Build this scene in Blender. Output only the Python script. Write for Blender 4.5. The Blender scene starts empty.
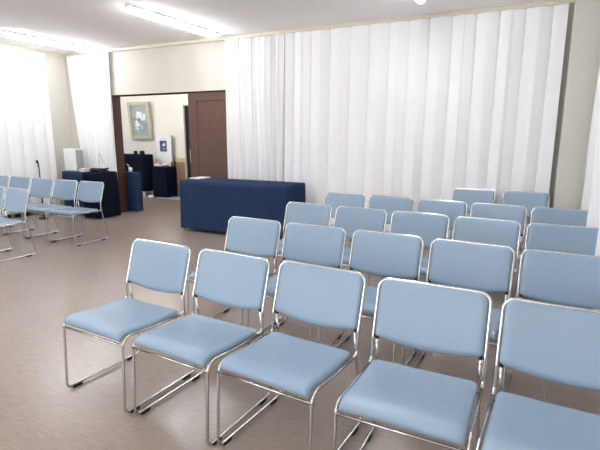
import bpy, bmesh, math, random
from mathutils import Vector, Matrix
random.seed(7)
C = bpy.data.collections.new('room'); bpy.context.scene.collection.children.link(C)
PI = math.pi
CEIL = 2.79

# ---------------------------------------------------------------- materials
def lin(c):
    return tuple((v/12.92 if v <= .04045 else ((v+.055)/1.055)**2.4) for v in [x/255 for x in c]) + (1,)
def mat(name, rgb, rough=.6, metal=0, bump=0, bscale=200, var=0, vscale=8, stretch=(1,1,1), spec=.5, sheen=0, trans=0, emit=None, coat=0):
    m = bpy.data.materials.new(name); m.use_nodes = True
    nt = m.node_tree; b = nt.nodes['Principled BSDF']
    b.inputs['Base Color'].default_value = lin(rgb)
    b.inputs['Roughness'].default_value = rough; b.inputs['Metallic'].default_value = metal
    b.inputs['Specular IOR Level'].default_value = spec
    b.inputs['Sheen Weight'].default_value = sheen
    b.inputs['Coat Weight'].default_value = coat
    tc = nt.nodes.new('ShaderNodeTexCoord'); mp = nt.nodes.new('ShaderNodeMapping')
    mp.inputs['Scale'].default_value = stretch
    nt.links.new(tc.outputs['Object'], mp.inputs['Vector'])
    n = nt.nodes.new('ShaderNodeTexNoise'); n.inputs['Scale'].default_value = vscale; n.inputs['Detail'].default_value = 5
    nt.links.new(mp.outputs[0], n.inputs['Vector'])
    r = nt.nodes.new('ShaderNodeMapRange'); r.inputs['To Min'].default_value = 1-var; r.inputs['To Max'].default_value = 1+var
    r.inputs['From Min'].default_value = .3; r.inputs['From Max'].default_value = .7
    nt.links.new(n.outputs['Fac'], r.inputs['Value'])
    mx = nt.nodes.new('ShaderNodeVectorMath'); mx.operation = 'SCALE'
    mx.inputs[0].default_value = lin(rgb)[:3]
    nt.links.new(r.outputs[0], mx.inputs['Scale']); nt.links.new(mx.outputs[0], b.inputs['Base Color'])
    if bump:
        n2 = nt.nodes.new('ShaderNodeTexNoise'); n2.inputs['Scale'].default_value = bscale; n2.inputs['Detail'].default_value = 3
        nt.links.new(mp.outputs[0], n2.inputs['Vector'])
        bp = nt.nodes.new('ShaderNodeBump'); bp.inputs['Strength'].default_value = bump; bp.inputs['Distance'].default_value = .002
        nt.links.new(n2.outputs['Fac'], bp.inputs['Height']); nt.links.new(bp.outputs[0], b.inputs['Normal'])
    if emit:
        b.inputs['Emission Color'].default_value = lin(emit[0]); b.inputs['Emission Strength'].default_value = emit[1]
    if trans:
        t = nt.nodes.new('ShaderNodeBsdfTranslucent'); t.inputs['Color'].default_value = lin(rgb)
        ms = nt.nodes.new('ShaderNodeMixShader'); ms.inputs[0].default_value = trans
        out = nt.nodes['Material Output']
        nt.links.new(b.outputs[0], ms.inputs[1]); nt.links.new(t.outputs[0], ms.inputs[2]); nt.links.new(ms.outputs[0], out.inputs['Surface'])
    return m

M = {}
GLOW = 8.2
FILL = 6  # energy of the fill lights added behind the camera
M['vinyl'] = mat('pale_blue_vinyl', (136,156,175), rough=.27, bump=.25, bscale=420, var=.015, vscale=3, spec=.5)
M['chrome'] = mat('chrome', (205,203,200), rough=.14, metal=1)
M['rubber'] = mat('black_rubber', (22,22,24), rough=.6)
M['wall'] = mat('cream_wallpaper', (208,202,192), rough=.85, bump=.35, bscale=160, var=.01, vscale=30)
M['wall2'] = mat('beige_wallpaper', (212,208,196), rough=.85, bump=.35, bscale=160, var=.02, vscale=40)
M['ceil'] = mat('ceiling_board', (246,243,240), rough=.9, bump=.5, bscale=120, var=.02, vscale=60)
M['trim'] = mat('cream_trim', (212,205,184), rough=.5)
M['curtain'] = mat('white_curtain', (248,246,246), rough=.85, var=.004, vscale=6, trans=.12, spec=.15)
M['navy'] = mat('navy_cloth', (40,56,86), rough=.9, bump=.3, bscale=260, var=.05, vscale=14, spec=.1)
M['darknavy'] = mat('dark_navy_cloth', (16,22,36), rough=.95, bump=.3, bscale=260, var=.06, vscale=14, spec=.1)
M['wood'] = mat('dark_brown_door', (94,66,55), rough=.45, var=.10, vscale=6, stretch=(9,9,.8), bump=.1, bscale=60)
M['jamb'] = mat('dark_brown_jamb', (74,46,38), rough=.45, var=.10, vscale=6, stretch=(9,9,.8))
M['black'] = mat('black_plastic', (18,18,20), rough=.45)
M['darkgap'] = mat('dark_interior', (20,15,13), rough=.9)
M['steel'] = mat('brushed_steel', (170,168,165), rough=.35, metal=1)
M['white'] = mat('white_plastic', (232,232,230), rough=.5)
M['greypl'] = mat('grey_plastic', (165,166,168), rough=.6)
M['housing'] = mat('lamp_housing', (236,236,232), rough=.5)
M['glow'] = mat('lamp_diffuser', (255,255,255), emit=((246,250,255), GLOW))
M['glow2'] = mat('side_room_fill', (255,255,255), emit=((250,250,250), GLOW*.85))
M['paper'] = mat('white_paper', (238,238,236), rough=.7)
M['side_wall'] = mat('white_wallpaper', (232,228,218), rough=.85, bump=.3, bscale=160)
M['wains'] = mat('wood_wainscot', (150,122,98), rough=.6, var=.06, vscale=5, stretch=(6,6,1))
M['wrail'] = mat('pale_wood_rail', (206,178,134), rough=.5, var=.05, vscale=6)
M['frame'] = mat('pale_gilt_frame', (190,188,164), rough=.45, var=.10, vscale=20, metal=.15)
M['sheet'] = mat('pale_blue_sheet', (150,172,192), rough=.6)
M['tabletop'] = mat('table_laminate', (150,120,90), rough=.5)
M['tray'] = mat('rosy_cloth', (176,128,118), rough=.8, var=.15, vscale=30)

def floor_mat():
    m = bpy.data.materials.new('streaked_vinyl_floor'); m.use_nodes = True
    nt = m.node_tree; b = nt.nodes['Principled BSDF']; L = nt.links.new
    tc = nt.nodes.new('ShaderNodeTexCoord')
    def noise(sc, scale, detail=5, rot=0):
        mp = nt.nodes.new('ShaderNodeMapping'); mp.inputs['Scale'].default_value = sc; mp.inputs['Rotation'].default_value = (0,0,rot)
        L(tc.outputs['Object'], mp.inputs['Vector'])
        n = nt.nodes.new('ShaderNodeTexNoise'); n.inputs['Scale'].default_value = scale; n.inputs['Detail'].default_value = detail
        n.inputs['Roughness'].default_value = .65
        L(mp.outputs[0], n.inputs['Vector']); return n
    n1 = noise((1,9,1), 11, 6); n2 = noise((1,1,1), 1.2, 3)
    a = nt.nodes.new('ShaderNodeMath'); a.operation = 'MULTIPLY_ADD'; a.inputs[1].default_value = .75
    L(n1.outputs['Fac'], a.inputs[0])
    k = nt.nodes.new('ShaderNodeMath'); k.operation = 'MULTIPLY'; k.inputs[1].default_value = .25; L(n2.outputs['Fac'], k.inputs[0])
    L(k.outputs[0], a.inputs[2])
    cr = nt.nodes.new('ShaderNodeValToRGB')
    cr.color_ramp.elements[0].position = .34; cr.color_ramp.elements[0].color = lin((143,128,117))
    cr.color_ramp.elements[1].position = .66; cr.color_ramp.elements[1].color = lin((160,145,134))
    L(a.outputs[0], cr.inputs[0])
    # sheet seams: thin paler lines every 0.91 m along y
    sp = nt.nodes.new('ShaderNodeSeparateXYZ'); L(tc.outputs['Object'], sp.inputs[0])
    ad = nt.nodes.new('ShaderNodeMath'); ad.operation = 'ADD'; ad.inputs[1].default_value = 20*.91+.73; L(sp.outputs['X'], ad.inputs[0])
    md = nt.nodes.new('ShaderNodeMath'); md.operation = 'MODULO'; md.inputs[1].default_value = .91; L(ad.outputs[0], md.inputs[0])
    lt = nt.nodes.new('ShaderNodeMath'); lt.operation = 'LESS_THAN'; lt.inputs[1].default_value = .004; L(md.outputs[0], lt.inputs[0])
    f = nt.nodes.new('ShaderNodeMath'); f.operation = 'MULTIPLY'; f.inputs[1].default_value = .5; L(lt.outputs[0], f.inputs[0])
    mx = nt.nodes.new('ShaderNodeMixRGB'); mx.inputs[2].default_value = lin((176,164,154)); L(f.outputs[0], mx.inputs[0]); L(cr.outputs[0], mx.inputs[1])
    L(mx.outputs[0], b.inputs['Base Color'])
    b.inputs['Roughness'].default_value = .23; b.inputs['Specular IOR Level'].default_value = .55
    bp = nt.nodes.new('ShaderNodeBump'); bp.inputs['Strength'].default_value = .12; bp.inputs['Distance'].default_value = .002
    L(n1.outputs['Fac'], bp.inputs['Height']); L(bp.outputs[0], b.inputs['Normal'])
    return m
M['floor'] = floor_mat()

# ---------------------------------------------------------------- helpers
def link(name, bm, m, parent=None, smooth=False, loc=(0,0,0), rotz=0):
    me = bpy.data.meshes.new(name); bmesh.ops.recalc_face_normals(bm, faces=bm.faces)
    bm.to_mesh(me); bm.free()
    for p in me.polygons: p.use_smooth = smooth
    o = bpy.data.objects.new(name, me); C.objects.link(o)
    for mm in (m if isinstance(m, (list, tuple)) else [m]): me.materials.append(mm)
    o.location = loc; o.rotation_euler = (0,0,rotz)
    if parent: o.parent = parent
    return o
def thing(name, label, cat, loc=(0,0,0), rotz=0, group=None):
    o = bpy.data.objects.new(name, None); C.objects.link(o); o.empty_display_size = .1
    o.location = loc; o.rotation_euler = (0,0,rotz)
    return tag(o, label, cat, group)
def tag(o, label, cat, group=None, kind=None):
    o['label'] = label; o['category'] = cat
    if group: o['group'] = group
    if kind: o['kind'] = kind
    return o
def struct(name, bm, m, parent=None, smooth=False):
    o = link(name, bm, m, parent, smooth)
    if not parent: o['kind'] = 'structure'
    return o
def box(bm, x0, x1, y0, y1, z0, z1, bev=0):
    r = bmesh.ops.create_cube(bm, size=1)
    vs = r['verts']
    for v in vs:
        v.co = Vector((x0+(v.co.x+.5)*(x1-x0), y0+(v.co.y+.5)*(y1-y0), z0+(v.co.z+.5)*(z1-z0)))
    if bev:
        es = {e for v in vs for e in v.link_edges}
        bmesh.ops.bevel(bm, geom=list(es), offset=bev, segments=2, affect='EDGES', profile=.6)
    return bm
def B(*a, **k): return box(bmesh.new(), *a, **k)
def fillet(pts, rs, n=6):
    P = [Vector(p) for p in pts]; out = [P[0]]
    for i in range(1, len(P)-1):
        r = rs[i-1] if isinstance(rs, (list, tuple)) else rs
        a = (P[i-1]-P[i]).normalized(); b = (P[i+1]-P[i]).normalized()
        ang = a.angle(b)
        if r <= 0 or ang > 3.12: out.append(P[i]); continue
        d = r/math.tan(ang/2); p0 = P[i]+a*d; p1 = P[i]+b*d
        c = P[i]+(a+b).normalized()*(r/math.sin(ang/2))
        v0 = p0-c; v1 = p1-c; w = v0.angle(v1); ax = v0.cross(v1).normalized()
        for k in range(n+1): out.append(c + Matrix.Rotation(w*k/n, 3, ax) @ v0)
    out.append(P[-1]); return out
def sweep(bm, pts, r, seg=8, cap=True):
    P = [Vector(p) for p in pts]; n = len(P); rings = []
    t = (P[1]-P[0]).normalized(); up = Vector((0,0,1)) if abs(t.z) < .9 else Vector((1,0,0))
    nn = (up - t*up.dot(t)).normalized()
    for i in range(n):
        t2 = ((P[min(i+1,n-1)]-P[i]).normalized() + (P[i]-P[max(i-1,0)]).normalized()).normalized()
        q = t.rotation_difference(t2); nn = q @ nn; nn = (nn - t2*nn.dot(t2)).normalized(); t = t2
        bb = t.cross(nn); rr = r[i] if isinstance(r, (list, tuple)) else r
        rings.append([bm.verts.new(P[i] + (nn*math.cos(2*PI*k/seg)+bb*math.sin(2*PI*k/seg))*rr) for k in range(seg)])
    for a, b in zip(rings, rings[1:]):
        for k in range(seg): bm.faces.new((a[k], a[(k+1)%seg], b[(k+1)%seg], b[k]))
    if cap: bm.faces.new(rings[0][::-1]); bm.faces.new(rings[-1])
    return bm
def lathe(bm, prof, c=(0,0,0), seg=20):
    rings = [[bm.verts.new((c[0]+r*math.cos(2*PI*k/seg), c[1]+r*math.sin(2*PI*k/seg), c[2]+z)) for k in range(seg)] for r, z in prof]
    for a, b in zip(rings, rings[1:]):
        for k in range(seg): bm.faces.new((a[k], a[(k+1)%seg], b[(k+1)%seg], b[k]))
    bm.faces.new(rings[0][::-1]); bm.faces.new(rings[-1]); return bm
def pad(outline_hw, curve, n_out, h0, rr, nu=18, nt=18, bow=0, sag=0):
    """cushion: curve(t)->(y,z), normal n_out(t); outline_hw(t)->half width; thickness falls off at the rim"""
    bm = bmesh.new()
    us = [math.sin(-PI/2+PI*i/nu) for i in range(nu+1)]; ts = [.5+.5*math.sin(-PI/2+PI*j/nt) for j in range(nt+1)]
    grids = []
    for sgn in (1, -1):
        g = []
        for t in ts:
            row = []
            for u in us:
                hw = outline_hw(t); x = u*hw
                tt = t - sag*(1-u*u)*(1-t)
                y, z = curve(tt); ny, nz = n_out(tt)
                L = pad_len
                d = min(hw*(1-abs(u)), t*L, (1-t)*L) / rr
                h = h0*math.sqrt(max(0, 1-(1-min(d,1))**2))
                y += bow*(1-u*u)
                row.append(bm.verts.new((x, y+sgn*ny*h, z+sgn*nz*h)))
            g.append(row)
        grids.append(g)
    for s, g in enumerate(grids):
        for j in range(nt):
            for i in range(nu):
                f = (g[j][i], g[j][i+1], g[j+1][i+1], g[j+1][i])
                bm.faces.new(f if s else f[::-1])
    bmesh.ops.remove_doubles(bm, verts=bm.verts, dist=.00015)
    return bm

# ---------------------------------------------------------------- chair
W2 = .234; R0 = .007
def make_chair():
    root = thing('stacking_chair', 'x', 'chair')
    global pad_len
    # seat
    pts = fillet([(0,-.100,.402),(0,-.30,.404),(0,-.488,.422),(0,-.503,.390)], [.6,.040], 8)
    cum = [0]
    for a, b in zip(pts, pts[1:]): cum.append(cum[-1]+(b-a).length)
    T = cum[-1]
    def cs(t):
        s = min(max(t,0),1)*T
        for i in range(len(pts)-1):
            if s <= cum[i+1]+1e-9:
                k = (s-cum[i])/max(1e-9, cum[i+1]-cum[i]); p = pts[i].lerp(pts[i+1], k); return p.y, p.z
        return pts[-1].y, pts[-1].z
    def nrm(fn):
        def g(t):
            t = min(max(t,.01),.99); a = fn(t-.01); b = fn(t+.01); dy, dz = b[0]-a[0], b[1]-a[1]; l = math.hypot(dy,dz)
            return (dz/l, -dy/l)
        return g
    pad_len = T
    link('seat', pad(lambda t: .222 - .016*max(0,1-t/.08)**2, cs, nrm(cs), .021, .028, nu=20, nt=26), M['vinyl'], root, True)
    # backrest
    cb = lambda t: (-.074 + .074*t, .511 + .247*t)
    pad_len = .27
    hwb = lambda t: .226 - (.040*(1-math.sqrt(max(0,1-max(0,(t-.85)/.15)**2)))) - .010*max(0,1-t/.08)**2
    link('backrest', pad(hwb, cb, nrm(cb), .015, .022, nu=20, nt=20, bow=.010, sag=.10), M['vinyl'], root, True)
    # back frame loop
    bm = bmesh.new()
    loop = fillet([(-W2,-.120,.396),(-W2,-.084,.398),(-W2,-.077,.50),(-W2,0,.757),(W2,0,.757),(W2,-.077,.50),(W2,-.084,.398),(W2,-.120,.396)],
                  [.025,.10,.045,.045,.10,.025], 7)
    # a slight bow of the top rail like the cushion
    for p in loop:
        p.y += .010*max(0, 1-(p.x/W2)**2)
    sweep(bm, loop, R0, 10)
    link('back_frame', bm, M['chrome'], root, True)
    for s in (-1, 1):
        bm = bmesh.new(); x = s*W2; xi = s*(W2-.017)
        sweep(bm, fillet([(xi,-.070,.502),(xi,-.060,.40),(x,-.002,.014),(x,-.518,.014),(x,-.498,.414),(x,-.30,.398),(x,-.100,.396)],
                         [.15,.030,.030,.050,.5], 7), R0, 10)
        leg = link('leg', bm, M['chrome'], root, True)
        for y0 in (-.485, -.115):
            link('foot_pad', B(x-.0095, x+.0095, y0, y0+.055, 0, .017, bev=.003), M['rubber'], leg)
        link('tube_cap', lathe(bmesh.new(), [(.0085,0),(.0085,.012),(.006,.015)], (xi,-.0705,.500), 10), M['rubber'], leg, True)
        link('bracket', B(xi-.010, xi+.010, -.070, -.062, .498, .53, bev=.001), M['chrome'], root)
    bm = bmesh.new(); sweep(bm, [(-W2,-.504,.374),(W2,-.504,.374)], .006, 8)
    link('crossbar', bm, M['chrome'], root, True)
    link('crossbar', sweep(bmesh.new(), [(-W2,-.14,.386),(W2,-.14,.386)], .006, 8), M['chrome'], root, True)
    return root
chair0 = make_chair(); first = [True]
def dup_tree(o, parent=None):
    c = o.copy(); C.objects.link(c); c.parent = parent
    for ch in list(o.children): dup_tree(ch, c)
    return c
def place(x, y, rz, label, group):
    if first[0]: first[0] = False; o = chair0
    else: o = dup_tree(chair0)
    o.location = (x,y,0); o.rotation_euler = (0,0,rz); o['label'] = label; o['category'] = 'chair'; o['group'] = group
rows = [
 [(-1.905,2.009,-.065),(-1.381,1.991,-.063),(-.862,1.979,-.084),(-.325,1.942,-.012),(.190,1.900,-.051)],
 [(-1.834,2.932,-.045),(-1.314,2.903,-.045),(-.789,2.883,-.054),(-.267,2.847,-.061),(.240,2.814,-.053)],
 [(-1.806,3.842,-.055),(-1.286,3.813,-.070),(-.769,3.784,-.065),(-.254,3.746,-.058),(.262,3.714,-.049)],
 [(-1.767,4.695,-.066),(-1.253,4.662,-.066),(-.734,4.627,-.060),(-.222,4.597,-.055),(.291,4.567,-.051)],
 [(-.560,5.775,-.049),(-.006,5.750,-.051)]]
labs = [
 ['blue padded chair nearest the open floor, leftmost of the front row',
  'blue padded chair second from the left in the front row',
  'blue padded chair in the middle of the front row, third from the left',
  'large blue padded chair second from the right in the front row',
  'blue padded chair cut off at the right edge of the front row'],
 ['blue padded chair at the left end of the second row, behind the front row',
  'blue padded chair second from the left in the second row',
  'blue padded chair in the middle of the second row',
  'blue padded chair fourth from the left in the second row',
  'blue padded chair at the right end of the second row, cut by the photo edge'],
 ['blue padded chair at the left end of the third row, beside the blue table',
  'blue padded chair second from the left in the third row',
  'blue padded chair in the middle of the third row',
  'blue padded chair fourth from the left in the third row',
  'blue padded chair at the right end of the third row, against the side curtain'],
 ['blue padded chair at the left end of the fourth row',
  'blue padded chair second from the left in the fourth row',
  'blue padded chair in the middle of the fourth row',
  'blue padded chair fourth from the left in the fourth row',
  'blue padded chair at the right end of the fourth row, touching the side curtain'],
 ['blue padded chair, left one of the two against the white curtain at the back',
  'blue padded chair, right one of the two against the white curtain near the pillar']]
gr = ['front row of blue chairs','second row of blue chairs','third row of blue chairs','fourth row of blue chairs','pair of blue chairs by the back curtain']
for r, l, g in zip(rows, labs, gr):
    for (x, y, a), lb in zip(r, l): place(x, y, a, lb, g)
left = ['blue padded chair at the right end of the far left row, beside the navy tables',
        'blue padded chair second from the right in the far left row',
        'blue padded chair in the middle of the far left row, before the black stand',
        'blue padded chair second from the left in the far left row',
        'blue padded chair cut by the left photo edge in the far left row']
for i, lb in enumerate(left):
    place(-5.247-.498*i, 4.297-.004*i, -.008, lb, 'far left row of blue chairs')
place(-5.31, 3.335, -.09, 'blue padded chair standing in front of the far left row', 'nearer left row of blue chairs')
place(-5.83, 3.37, -.05, 'blue padded chair barely showing at the left photo edge, nearer left row', 'nearer left row of blue chairs')

# ---------------------------------------------------------------- room shell
XL, XR, YB, YF = -7.70, .70, 5.94, -3.0
struct('floor', B(-10.5, XR+.1, YF-.1, 9.6, -.1, 0), M['floor'])
struct('ceiling', B(XL-.1, XR+.1, YF-.1, YB+.02, CEIL, CEIL+.1), M['ceil'])
struct('wall_left', B(XL-.12, XL, YF-.1, YB+.06, 0, CEIL), M['wall2'])
struct('wall_right', B(XR, XR+.12, YF-.1, YB+.3, 0, CEIL), M['wall2'])
bm = B(XL-.1, XR+.1, YF-.12, YF, 0, .8); box(bm, XL-.1, XR+.1, YF-.12, YF, 2.4, CEIL)
WX = [(-6.9,-4.9),(-4.4,-2.4),(-1.9,.1)]  # openings for the added windows, out of view
xx = [XL-.1] + [v for p in WX for v in p] + [XR+.1]
for a_, b_ in zip(xx[::2], xx[1::2]): box(bm, a_, b_, YF-.12, YF, .8, 2.4)
struct('wall_front', bm, M['wall'])
for i, (a_, b_) in enumerate(WX):  # unseen windows added behind the camera to carry soft fill light
    bm = bmesh.new()
    for u0, u1, v0, v1 in ((a_,b_,.8,.85),(a_,b_,2.35,2.4),(a_,a_+.05,.85,2.35),(b_-.05,b_,.85,2.35),((a_+b_)/2-.03,(a_+b_)/2+.03,.85,2.35)):
        box(bm, u0, u1, YF-.10, YF-.04, v0, v1)
    struct('added_window_%d' % (i+1), bm, M['steel'])
    ld = bpy.data.lights.new('fill_light', 'AREA'); ld.shape = 'RECTANGLE'; ld.size = 1.9; ld.size_y = 1.5; ld.energy = FILL; ld.color = (.93,.97,1)  # window-sized area light, added as fill
    lo = bpy.data.objects.new('fill_light', ld); C.objects.link(lo); lo.location = ((a_+b_)/2, YF-.03, 1.6); lo.rotation_euler = (PI/2,0,0)
DX0, DX1, DZ = -6.56, -4.02, 2.045
bm = B(XL, DX0-.05, YB, YB+.14, 0, CEIL)
box(bm, DX0-.05, DX1, YB, YB+.14, DZ, CEIL)
box(bm, DX1, .275, YB+.06, YB+.2, 0, CEIL)
struct('wall_back', bm, M['wall'])
struct('trim_1', B(.275, XR, YB-.17, YB+.2, 0, CEIL, bev=.002), M['wall2'])      # square pillar in the corner
struct('trim_2', B(XL, XR, YB-.055, YB+.01, CEIL-.045, CEIL, bev=.004), M['trim'])
struct('trim_3', B(XL, XL+.03, YF, YB-.055, CEIL-.045, CEIL, bev=.004), M['trim'])
struct('trim_4', B(DX0, DX1, YB-.012, YB+.0, DZ, DZ+.018), M['trim'])
struct('baseboard_left', B(XL, XL+.012, YF, YB, 0, .06), M['rubber'])
struct('baseboard_right', B(XR-.012, XR, YF, YB-.17, 0, .06), M['rubber'])
# doorway frame
fr = struct('door_frame', B(DX0-.045, DX0+.03, YB-.02, YB+.14, 0, DZ, bev=.003), M['jamb']); fr['kind']='structure'
fr.name = 'trim_5'
struct('trim_6', B(DX0+.03, DX1, YB+.02, YB+.12, DZ-.018, DZ), M['darkgap'])
# sliding door
d = bpy.data.objects.new('door_1', None); C.objects.link(d); d['kind'] = 'structure'
bm = bmesh.new()
def panel_door(bm, x0, x1, y0, y1, z0, z1, st=.165, inset=.012, topr=.135):
    box(bm, x0, x0+st, y0, y1, z0, z1, bev=.002); box(bm, x1-st, x1, y0, y1, z0, z1, bev=.002)
    box(bm, x0+st, x1-st, y0, y1, z1-topr, z1, bev=.002); box(bm, x0+st, x1-st, y0, y1, z0, z0+.16, bev=.002)
panel_door(bm, -4.94, -4.03, YB+.025, YB+.060, .01, DZ-.01)
link('door_stile', bm, M['wood'], d)
link('door_panel', B(-4.94+.172, -4.03-.172, YB+.029, YB+.052, .177, DZ-.152), M['wood'], d)
link('door_back', B(-4.93,-4.04,YB+.053,YB+.059,.02,DZ-.02), M['wood'], d)
link('door_handle', B(-4.933, -4.915, YB+.008, YB+.024, .93, 1.16, bev=.003), M['steel'], d)

# ---------------------------------------------------------------- curtains
def curtain(name, label, axis, a0, a1, base, z0, z1, fold, ns, nz=26, left=None, right=None, side=1, group=None):
    """axis 'x': cloth runs along x at y=base - fold ; axis 'y': runs along y at x=base - side*fold"""
    bm = bmesh.new(); g = []
    for j in range(nz+1):
        k = j/nz; z = z1 + (z0-z1)*k; row = []
        l = a0 + (left(k) if left else 0); r_ = a1 + (right(k) if right else 0)
        for i in range(ns+1):
            s = i/ns; off, sh = fold(s, k)
            a = l + (r_-l)*s + sh
            p = (a, base-off, z) if axis == 'x' else (base-side*off, a, z)
            row.append(bm.verts.new(p))
        g.append(row)
    for j in range(nz):
        for i in range(ns): bm.faces.new((g[j][i], g[j][i+1], g[j+1][i+1], g[j+1][i]))
    o = link(name, bm, M['curtain'], None, True)
    return tag(o, label, 'curtain', group)
def flatfold(n, amp, seed, width):
    rnd = random.Random(seed)
    edges = [0]
    for i in range(n): edges.append(edges[-1]+rnd.uniform(.8,1.2))
    edges = [e/edges[-1] for e in edges]; amps = [rnd.uniform(.75,1.15) for _ in range(n)]; w2 = [rnd.uniform(.4,.55) for _ in range(n)]
    ph = [rnd.uniform(0,6) for _ in range(n)]
    def f(s, k):
        i = 0
        while i < n-1 and s > edges[i+1]: i += 1
        q = (s-edges[i])/(edges[i+1]-edges[i]); A = amp*amps[i]*(.45+.6*k)
        c = w2[i]
        if q < c: v = q/c
        else: v = 1-(q-c)/(1-c)
        v = v*v*(3-2*v)*.2+v*.8
        cell = width*(edges[i+1]-edges[i])
        sh = cell*.21*math.sin(2*PI*q)*(.7+.5*k)
        return A*(1-v) + .004*math.sin(5*k+ph[i])*math.sin(PI*q), sh
    return f
def pinch(n, amp, seed):
    rnd = random.Random(seed); ph = [rnd.uniform(-.5,.5) for _ in range(n+1)]; am = [rnd.uniform(.6,1.25) for _ in range(n+1)]
    def f(s, k):
        i = min(int(s*n), n-1); q = s*n-i
        top = max(0, 1-k/.055)
        w = s*n*2*PI + PI + ph[i]*math.sin(PI*q)*1.2
        v = .5-.5*math.cos(w)
        v = v**(1+.9*top)
        fine = .16*(.5-.5*math.cos(3*w+ph[i]))*(1-k)
        A = amp*(am[i]*(1-q)+am[i+1]*q)
        return A*(v+fine)*(.55+.45*k) , .012*math.sin(w*1.0+3*k)
    return f
ZC = CEIL-.048
curtain('curtain','white curtain with narrow pinched pleats hanging just right of the brown door','x',-4.095,-3.142,YB-.03,.03,ZC,pinch(9,.085,3),220, left=lambda k: -.02+.03*k)
curtain('curtain','widest white curtain with broad flat folds behind the blue table and chairs','x',-3.14,-.81,YB-.03,.03,ZC,flatfold(9,.085,11,2.34),300)
curtain('curtain','white curtain with broad flat folds between the wide curtain and the beige pillar','x',-.807,.222,YB-.03,.03,ZC,flatfold(4,.085,5,1.05),140)
curtain('curtain','narrow gathered white curtain in the far left corner beside the doorway','x',-7.56,-6.50,YB-.03,.03,ZC,pinch(9,.07,9),200, left=lambda k: .22*k+.12*k*k, right=lambda k: -.01)
curtain('curtain','white curtain with broad folds hanging along the left side wall','y',1.2,5.52,XL+.03,.10,ZC,flatfold(18,.055,21,4.3),420, side=-1)
def rfold(s, k):
    y = 1.6 + 4.05*s; z = 2.74 - 2.71*k
    far = max(0, min(1, (y-4.9)/.5))
    o = .125 + .022*k + .03*far*k + (.012+.02*max(0, min(1, (z-.9)/.4)))*math.cos((y-4.38)*2*PI/.26)
    low = max(0, min(1, (z-.47)/.06))
    o += .085*low*math.exp(-((y-4.385)/.055)**2) + .115*low*math.exp(-((y-3.535)/.055)**2)
    return o, 0
curtain('curtain','white curtain on the right side wall, brushing the row ends','y',1.6,5.65,XR,.03,ZC,rfold,420, nz=90, side=1)

# ---------------------------------------------------------------- ceiling lamps
def lamp(x, y0, y1, label, z=CEIL, main=True):
    t = thing('ceiling_light', label, 'light', (x, (y0+y1)/2, z), 0, 'fluorescent ceiling lights')
    h = (y1-y0)/2
    link('lamp_housing', B(-.05, .05, -h, h, -.035, 0, bev=.006), M['housing'], t)
    bm = bmesh.new(); seg = 10; r = .048
    sweep(bm, [(0,-h+.03,-.058),(0,-h+.036,-.058),(0,h-.036,-.058),(0,h-.03,-.058)], [.014,.026,.026,.014], 14)
    for v in bm.verts: v.co.x *= 1.5
    link('diffuser', bm, M['glow'], t, True)
lamp(-6.68, 4.24, 5.73, 'long fluorescent ceiling light above the far left chairs')
lamp(-4.11, 4.02, 5.63, 'long fluorescent ceiling light in front of the doorway wall')
lamp(-1.14, 3.60, 5.12, 'fluorescent ceiling light whose end just shows at the top edge')
for x in (-6.68, -4.11, -1.14):  # unseen lamps added towards the camera to light the room
    for y in (.9, -1.9):
        lamp(x, y, y+1.5, 'added fluorescent ceiling light out of view, nearer the camera')

# ---------------------------------------------------------------- cloth covered tables
def drape(x0, x1, y0, y1, zt, zb, flare=.0, amp=.0, wl=.12, seed=1, r=.02, step=.02, nz=14):
    rnd = random.Random(seed); pts = []
    def seg(ax, ay, bx, by, nx, ny):
        L = math.hypot(bx-ax, by-ay); n = max(2, int(L/step))
        for i in range(n): pts.append((ax+(bx-ax)*i/n, ay+(by-ay)*i/n, nx, ny))
    def arc(cx, cy, a0):
        for i in range(4):
            a = a0+PI/2*i/4; pts.append((cx+r*math.cos(a), cy+r*math.sin(a), math.cos(a), math.sin(a)))
    seg(x0+r,y0,x1-r,y0,0,-1); arc(x1-r,y0+r,-PI/2); seg(x1,y0+r,x1,y1-r,1,0); arc(x1-r,y1-r,0)
    seg(x1-r,y1,x0+r,y1,0,1); arc(x0+r,y1-r,PI/2); seg(x0,y1-r,x0,y0+r,-1,0); arc(x0+r,y0+r,PI)
    n = len(pts); s = [0]
    for a, b in zip(pts, pts[1:]): s.append(s[-1]+math.hypot(b[0]-a[0], b[1]-a[1]))
    p1, p2 = rnd.uniform(0,6), rnd.uniform(0,6)
    bm = bmesh.new(); rings = []
    rings.append([bm.verts.new((p[0]-p[2]*.012, p[1]-p[3]*.012, zt)) for p in pts])
    rings.append([bm.verts.new((p[0]-p[2]*.003, p[1]-p[3]*.003, zt-.002)) for p in pts])
    for j in range(1, nz+1):
        k = j/nz; z = zt-.01-(zt-.01-zb)*k; ring = []
        for i, p in enumerate(pts):
            w = amp*k**.6*(.6*math.sin(2*PI*s[i]/wl+p1+.6*math.sin(s[i]*7))+.4*math.sin(2*PI*s[i]/(wl*.43)+p2))
            o = flare*k + w
            ring.append(bm.verts.new((p[0]+p[2]*o, p[1]+p[3]*o, z)))
        rings.append(ring)
    for a, b in zip(rings, rings[1:]):
        for i in range(n): bm.faces.new((a[i], a[(i+1)%n], b[(i+1)%n], b[i]))
    bm.faces.new(rings[0])
    return bm
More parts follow.
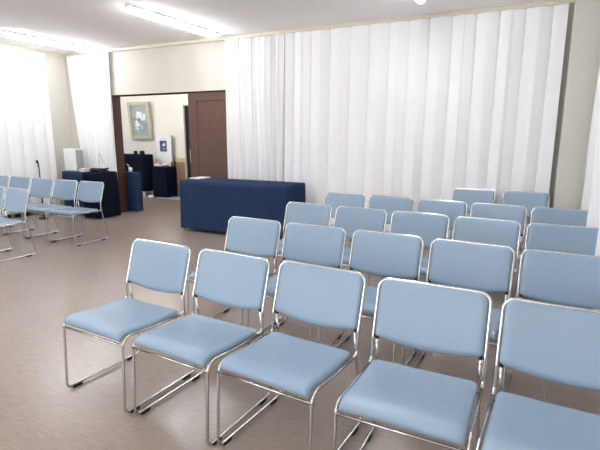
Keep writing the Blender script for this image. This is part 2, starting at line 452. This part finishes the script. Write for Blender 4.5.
# main table
tx0, tx1, ty0, ty1, tz = -4.515, -2.748, 5.18, 5.73, .738
t = thing('folding_table', 'long folding table standing under the navy cloth, its leg tip showing', 'table', ((tx0+tx1)/2, (ty0+ty1)/2, 0))
hx, hy = (tx1-tx0)/2-.012, (ty1-ty0)/2-.012
link('tabletop', B(-hx, hx, -hy, hy, tz-.035, tz-.005, bev=.003), M['tabletop'], t)
for sx in (-1,1):
    for sy in (-1,1):
        bm = sweep(bmesh.new(), [(sx*(hx-.03), sy*(hy-.03), tz-.035), (sx*(hx-.03), sy*(hy-.03), .0)], .011, 10)
        link('leg', bm, M['steel'], t, True)
    link('brace', sweep(bmesh.new(), [(sx*(hx-.03), -hy+.03, .12), (sx*(hx-.03), hy-.03, .12)], .008, 8), M['steel'], t, True)
tag(link('tablecloth', drape(tx0, tx1, ty0, ty1, tz, .045, flare=.006, amp=.006, wl=.33, seed=4), M['navy'], None, True),
    'navy blue cloth covering the long table in front of the white curtain', 'tablecloth')
bm = B(-.09,.09,-.14,.14,0,.014)
tag(link('paper_sheet', bm, M['paper'], None, False, (-4.43,5.55,tz+.001), .02), 'white sheet of paper lying on the navy table', 'paper')
# tables in the left corner
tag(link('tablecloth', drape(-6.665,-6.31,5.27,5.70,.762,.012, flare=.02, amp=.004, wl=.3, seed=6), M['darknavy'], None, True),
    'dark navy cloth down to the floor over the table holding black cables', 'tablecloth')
tag(link('tablecloth', drape(-7.29,-6.71,5.36,5.74,.750,.012, flare=.006, amp=.004, wl=.3, seed=8), M['navy'], None, True),
    'navy cloth over the corner table that carries the white box', 'tablecloth')
t = thing('white_cabinet_box', 'white boxy appliance with grey side on the corner table', 'appliance', (-7.17,5.54,.751))
link('cabinet_body', B(-.15,.15,-.08,.08,.012,.385, bev=.012), M['white'], t)
link('side_grille', B(.1505,.157,-.07,.07,.03,.365, bev=.002), M['greypl'], t)
link('base', B(-.14,.14,-.075,.075,0,.014), M['greypl'], t)
tag(link('small_box', B(-.07,.05,-.05,.05,0,.055, bev=.004), M['trim'], None, False, (-6.86,5.49,.751)), 'small cream box beside the white appliance on the corner table', 'box')
bm = bmesh.new()
rnd = random.Random(2)
pts = [Vector((-.14,-.02,.014))]
for i in range(26):
    a = i*.9; pts.append(Vector((-.0+.13*math.cos(a)+rnd.uniform(-.03,.03), .07*math.sin(a*1.1)+rnd.uniform(-.03,.03), .014+.045*rnd.random())))
sm = []
for i in range(len(pts)-1):
    for k in range(3): sm.append(pts[i].lerp(pts[i+1], k/3))
sweep(bm, sm, .013, 6)
tag(link('coiled_cable', bm, M['black'], None, True, (-6.49,5.47,.762)), 'tangle of black cable lying on the dark navy table', 'cable')
bm = bmesh.new()
sweep(bm, [(-.14,0,.30),(-.11,0,.27),(-.08,0,.20),(-.05,0,.15),(0,0,.11),(.04,0,.06),(.06,-.01,.012)], .005, 6)
sweep(bm, [(-.16,0,.012),(-.155,0,.16),(-.14,0,.30)], .005, 6)
tag(link('looped_cord', bm, M['greypl'], None, True, (-6.50,5.63,.765)), 'thin grey cord arching up beside the white appliance', 'cord')

# microphone stand behind the left chairs
t = thing('microphone_stand', 'slim black microphone stand behind the far left chairs before the side curtain', 'stand', (-7.20,4.90,0))
link('pole', sweep(bmesh.new(), [(0,0,.012),(0,0,.62),(0,0,.621),(0,0,.86)], [.012,.012,.009,.009], 10), M['black'], t, True)
link('base', lathe(bmesh.new(), [(.085,0),(.085,.012),(.08,.02),(.02,.026)], (0,0,0), 28), M['black'], t, True)
link('clip', sweep(bmesh.new(), [(0,0,.86),(-.008,-.01,.885)], [.014,.012], 10), M['black'], t, True)
link('microphone', sweep(bmesh.new(), [(.0,0,.885),(-.012,-.004,.92),(-.014,-.005,.925),(-.026,-.01,.955),(-.03,-.012,.965)], [.010,.013,.020,.020,.010], 12), M['black'], t, True)

# ---------------------------------------------------------------- side room beyond the doorway
SB = 8.35
struct('wall_side_room', B(-10.0, -7.10, SB, SB+.1, 0, 2.6), M['side_wall']).name = 'wall_far'
bm = B(-7.10, -6.83, 8.12, SB+.1, 0, 2.6); box(bm, -6.83, -6.05, 8.12, 8.22, 2.0, 2.6); box(bm, -6.05, -2.0, 8.12, 8.22, 0, 2.6)
struct('wall_far_right', bm, M['side_wall'])
struct('wall_side_left', B(-10.1,-10.0,YB+.14,SB+.1,0,2.6), M['side_wall'])
struct('wall_side_right', B(-2.1,-2.0,YB+.2,8.12,0,2.6), M['side_wall'])
bm = B(-10.1,-2.0,YB+.14,SB+.1,2.6,2.7)
struct('ceiling_side_room', bm, M['ceil']).name = 'ceiling_side'
struct('trim_7', B(-6.86,-6.835,8.095,8.135,0,2.03), M['trim'])
struct('trim_8', B(-6.835,-6.0,8.095,8.135,2.0,2.03), M['trim'])
d2 = struct('doorway_shade', B(-6.83,-6.05,8.125,8.15,0,2.0), M['darkgap'])  # dark sheet standing in for the shade inside the far doorway
bm = B(-7.115,-6.855,8.10,8.12,0,.78); box(bm, -7.55,-7.10,SB-.02,SB,0,.78)
struct('trim_9', bm, M['wains'])
bm = B(-7.12,-6.855,8.09,8.12,.78,.865); box(bm, -7.55,-7.10,SB-.03,SB,.78,.865)
struct('trim_10', bm, M['wrail'])
# unseen lamps added to brighten the side room
lamp_y = 7.0
for lx in (-8.4, -6.9, -4.6):
    t = thing('ceiling_light', 'added unseen ceiling light brightening the side room', 'light', (lx, lamp_y, 2.6), 0, 'added side room ceiling lights')
    link('lamp_housing', B(-.6,.6,-.035,.035,-.035,0,bev=.006), M['housing'], t)
    bm = sweep(bmesh.new(), [(-.57,0,-.06),(-.56,0,-.06),(.56,0,-.06),(.57,0,-.06)], [.02,.034,.034,.02], 12)
    link('diffuser', bm, M['glow2'], t, True)
# covered tables inside
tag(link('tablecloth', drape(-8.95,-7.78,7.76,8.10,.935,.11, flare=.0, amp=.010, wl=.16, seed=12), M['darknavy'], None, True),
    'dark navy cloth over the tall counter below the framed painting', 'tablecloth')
t = thing('counter', 'tall counter hidden under the dark navy cloth below the painting', 'counter', (-8.365,7.93,0))
link('tabletop', B(-.57,.57,-.155,.155,.89,.928), M['tabletop'], t)
for sx in (-1,1):
    for sy in (-1,1): link('leg', B(sx*.54-.02,sx*.54+.02,sy*.13-.02,sy*.13+.02,0,.89), M['white'], t)
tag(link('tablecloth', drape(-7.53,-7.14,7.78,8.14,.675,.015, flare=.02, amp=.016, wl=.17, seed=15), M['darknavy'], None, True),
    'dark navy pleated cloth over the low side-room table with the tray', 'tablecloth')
tag(link('tablecloth', drape(-6.90,-6.335,6.105,6.26,.712,.015, flare=.012, amp=.008, wl=.3, seed=18), M['navy'], None, True),
    'mid blue cloth over the small table just inside the doorway', 'tablecloth')
# objects on them
def jar(x, y, z, r, h, label):
    o = link('black_cup', lathe(bmesh.new(), [(r*.8,0),(r,.01),(r*1.05,h*.8),(r*.8,h)], (0,0,0), 16), M['black'], None, True, (x,y,z)); tag(o, label, 'cup', 'small dark cups on the tall counter')
jar(-8.10,7.88,.936,.042,.08,'small dark cup on the tall counter, the left one below the painting')
jar(-7.90,7.88,.936,.055,.085,'small dark cup on the tall counter, the right one near the cloth corner')
t = thing('serving_tray', 'pale tray with a rosy cloth on the low side-room table', 'tray', (-7.35,7.90,.677))
link('tray_body', lathe(bmesh.new(), [(.10,0),(.14,.02),(.17,.06),(.16,.06),(.10,.02)], (0,0,0), 24), M['paper'], t, True)
link('folded_cloth', B(-.13,.01,-.10,.0,.022,.09, bev=.02), M['tray'], t, True)
tag(link('brown_box', B(-.045,.045,-.04,.04,0,.10, bev=.004), M['wood'], None, False, (-7.20,8.11,.677)), 'small dark brown box at the right end of the low table', 'box')
t = thing('white_cup', 'white cup holding a yellowish sprig on the blue table inside the doorway', 'cup', (-6.52,6.19,.713))
link('cup_body', lathe(bmesh.new(), [(.025,0),(.033,.02),(.036,.075),(.03,.08)], (0,0,0), 18), M['paper'], t, True)
bm = bmesh.new()
for i in range(5): sweep(bm, [(0,0,.07),(-.02-.012*i,.01*i-.02,.12),(-.05-.012*i,.012*i-.02,.15-.01*i)], [.004,.007,.003], 6)
link('sprig', bm, M['trim'], t, True)
tag(link('floor_sheet', B(-.42,.42,-.33,.30,0,.004), M['sheet'], None, False, (-6.92,7.98,.001)), 'pale blue sheet on the floor under the low side-room table', 'sheet')
tag(link('white_parcel', B(-.06,.06,-.04,.04,0,.04, bev=.004), M['paper'], None, False, (-7.56,7.74,0)), 'small white item on the floor between the two side-room tables', 'box')

# display board with a poster
t = thing('display_board', 'white display board with a small poster behind the low table', 'board', (-7.58,8.27,0))
link('board_panel', B(-.22,.20,-.012,.012,.60,1.36,bev=.002), M['paper'], t)
link('post', B(.205,.235,-.015,.015,0,1.37,bev=.002), M['greypl'], t)
link('post', B(-.245,-.222,-.015,.015,0,1.37,bev=.002), M['white'], t)
link('rail', B(-.22,.20,-.018,-.012,.60,.615), M['greypl'], t)
def blob_mat(name, bg, blobs, var=.1, scale=14):
    """procedural flat artwork: soft-edged discs (x, z, rx, rz, colour) over a mottled ground, in the picture's own object space"""
    m = mat(name, bg, rough=.6, var=var, vscale=scale); nt = m.node_tree; b = nt.nodes['Principled BSDF']
    tc = nt.nodes.new('ShaderNodeTexCoord'); cur = b.inputs['Base Color'].links[0].from_socket
    for x, z, rx, rz, col in blobs:
        mp = nt.nodes.new('ShaderNodeMapping'); mp.vector_type = 'TEXTURE'
        mp.inputs['Location'].default_value = (x,0,z); mp.inputs['Scale'].default_value = (rx,100,rz)
        nt.links.new(tc.outputs['Object'], mp.inputs['Vector'])
        ln = nt.nodes.new('ShaderNodeVectorMath'); ln.operation = 'LENGTH'; nt.links.new(mp.outputs[0], ln.inputs[0])
        r = nt.nodes.new('ShaderNodeMapRange'); r.inputs['From Min'].default_value = .8; r.inputs['From Max'].default_value = 1.1
        r.inputs['To Min'].default_value = 1; r.inputs['To Max'].default_value = 0
        nt.links.new(ln.outputs['Value'], r.inputs['Value'])
        mx = nt.nodes.new('ShaderNodeMixRGB'); mx.inputs[2].default_value = lin(col)
        nt.links.new(r.outputs[0], mx.inputs[0]); nt.links.new(cur, mx.inputs[1]); cur = mx.outputs[0]
    nt.links.new(cur, b.inputs['Base Color']); return m
Wt = (240,240,238)
poster = blob_mat('poster_print', (92,100,126), [(.01,.02,.035,.022,Wt),(.03,.045,.03,.018,Wt),(.03,-.06,.05,.03,(130,138,160)),(-.05,.08,.04,.03,(60,66,92))])
link('poster', B(-.105,.105,-.0155,-.0125,-.125,.125), poster, t).location = (-.03,0,1.12)
link('caption_strip', B(-.10,.07,-.014,-.0125,1.285,1.292), M['greypl'], t)
# framed painting
pw, ph = .33, .43
t = thing('framed_painting', 'framed painting of white flowers in a pale gilt frame on the side-room wall', 'painting', (-8.30,8.30,1.70))
t.rotation_euler = (math.radians(5), 0, 0)
bm = bmesh.new()
for (a0,a1,b0,b1) in ((-pw,-pw+.085,-ph,ph),(pw-.085,pw,-ph,ph),(-pw+.085,pw-.085,-ph,-ph+.085),(-pw+.085,pw-.085,ph-.085,ph)):
    box(bm, a0,a1,-.055,.02,b0,b1,bev=.014)
link('picture_frame', bm, M['frame'], t)
painting = blob_mat('flower_painting', (168,172,164), [(.05,-.14,.17,.15,(150,158,172)),(-.04,.17,.055,.045,Wt),(.04,.16,.05,.05,(226,228,230)),(-.07,.10,.05,.05,(228,230,232)),(.02,.10,.05,.04,Wt),(.12,.06,.055,.05,(232,232,234)),(.14,.12,.04,.04,Wt),(.07,.04,.045,.04,(222,225,230)),
    (-.11,-.03,.05,.04,Wt),(-.13,-.10,.045,.05,(230,232,232)),(-.06,-.09,.05,.04,(224,228,230)),(-.11,-.18,.04,.04,(220,224,228)),(-.04,.01,.03,.05,(112,122,100)),(-.17,.03,.02,.04,(104,112,90)),(.03,-.15,.02,.06,(206,214,228)),(.0,.135,.012,.012,(196,190,150)),(.105,.08,.012,.012,(196,190,150)),(-.12,-.06,.012,.012,(196,190,150))], var=.12, scale=16)
link('canvas', B(-pw+.07,pw-.07,-.02,.0,-ph+.07,ph-.07), painting, t)

# ---------------------------------------------------------------- camera and world
w = bpy.data.worlds.new('w'); bpy.context.scene.world = w; w.use_nodes = True
w.node_tree.nodes['Background'].inputs[0].default_value = (.8,.85,1,1); w.node_tree.nodes['Background'].inputs[1].default_value = .3
yaw, pitch, roll, hh = -.4594976, .1935719, .00306898, 1.38766
cy, sy, cp, sp = math.cos(yaw), math.sin(yaw), math.cos(pitch), math.sin(pitch)
fw = Vector((sy*cp, cy*cp, -sp)); rt = Vector((cy,-sy,0)); up = rt.cross(fw)
cr, sr = math.cos(roll), math.sin(roll)
r2 = cr*rt+sr*up; u2 = -sr*rt+cr*up
cd = bpy.data.cameras.new('camera'); cam = bpy.data.objects.new('camera', cd); C.objects.link(cam)
mw = Matrix((r2, u2, -fw)).transposed().to_4x4(); mw.translation = (0,0,hh); cam.matrix_world = mw
cd.sensor_width = 36; cd.lens = 460.635/600*36; cd.clip_start = .02; cd.clip_end = 60
sc = bpy.context.scene; sc.camera = cam
sc.view_settings.view_transform = 'Standard'; sc.view_settings.look = 'None'; sc.view_settings.gamma = 1
sc.view_settings.use_curve_mapping = False; sc.view_settings.exposure = 2.5
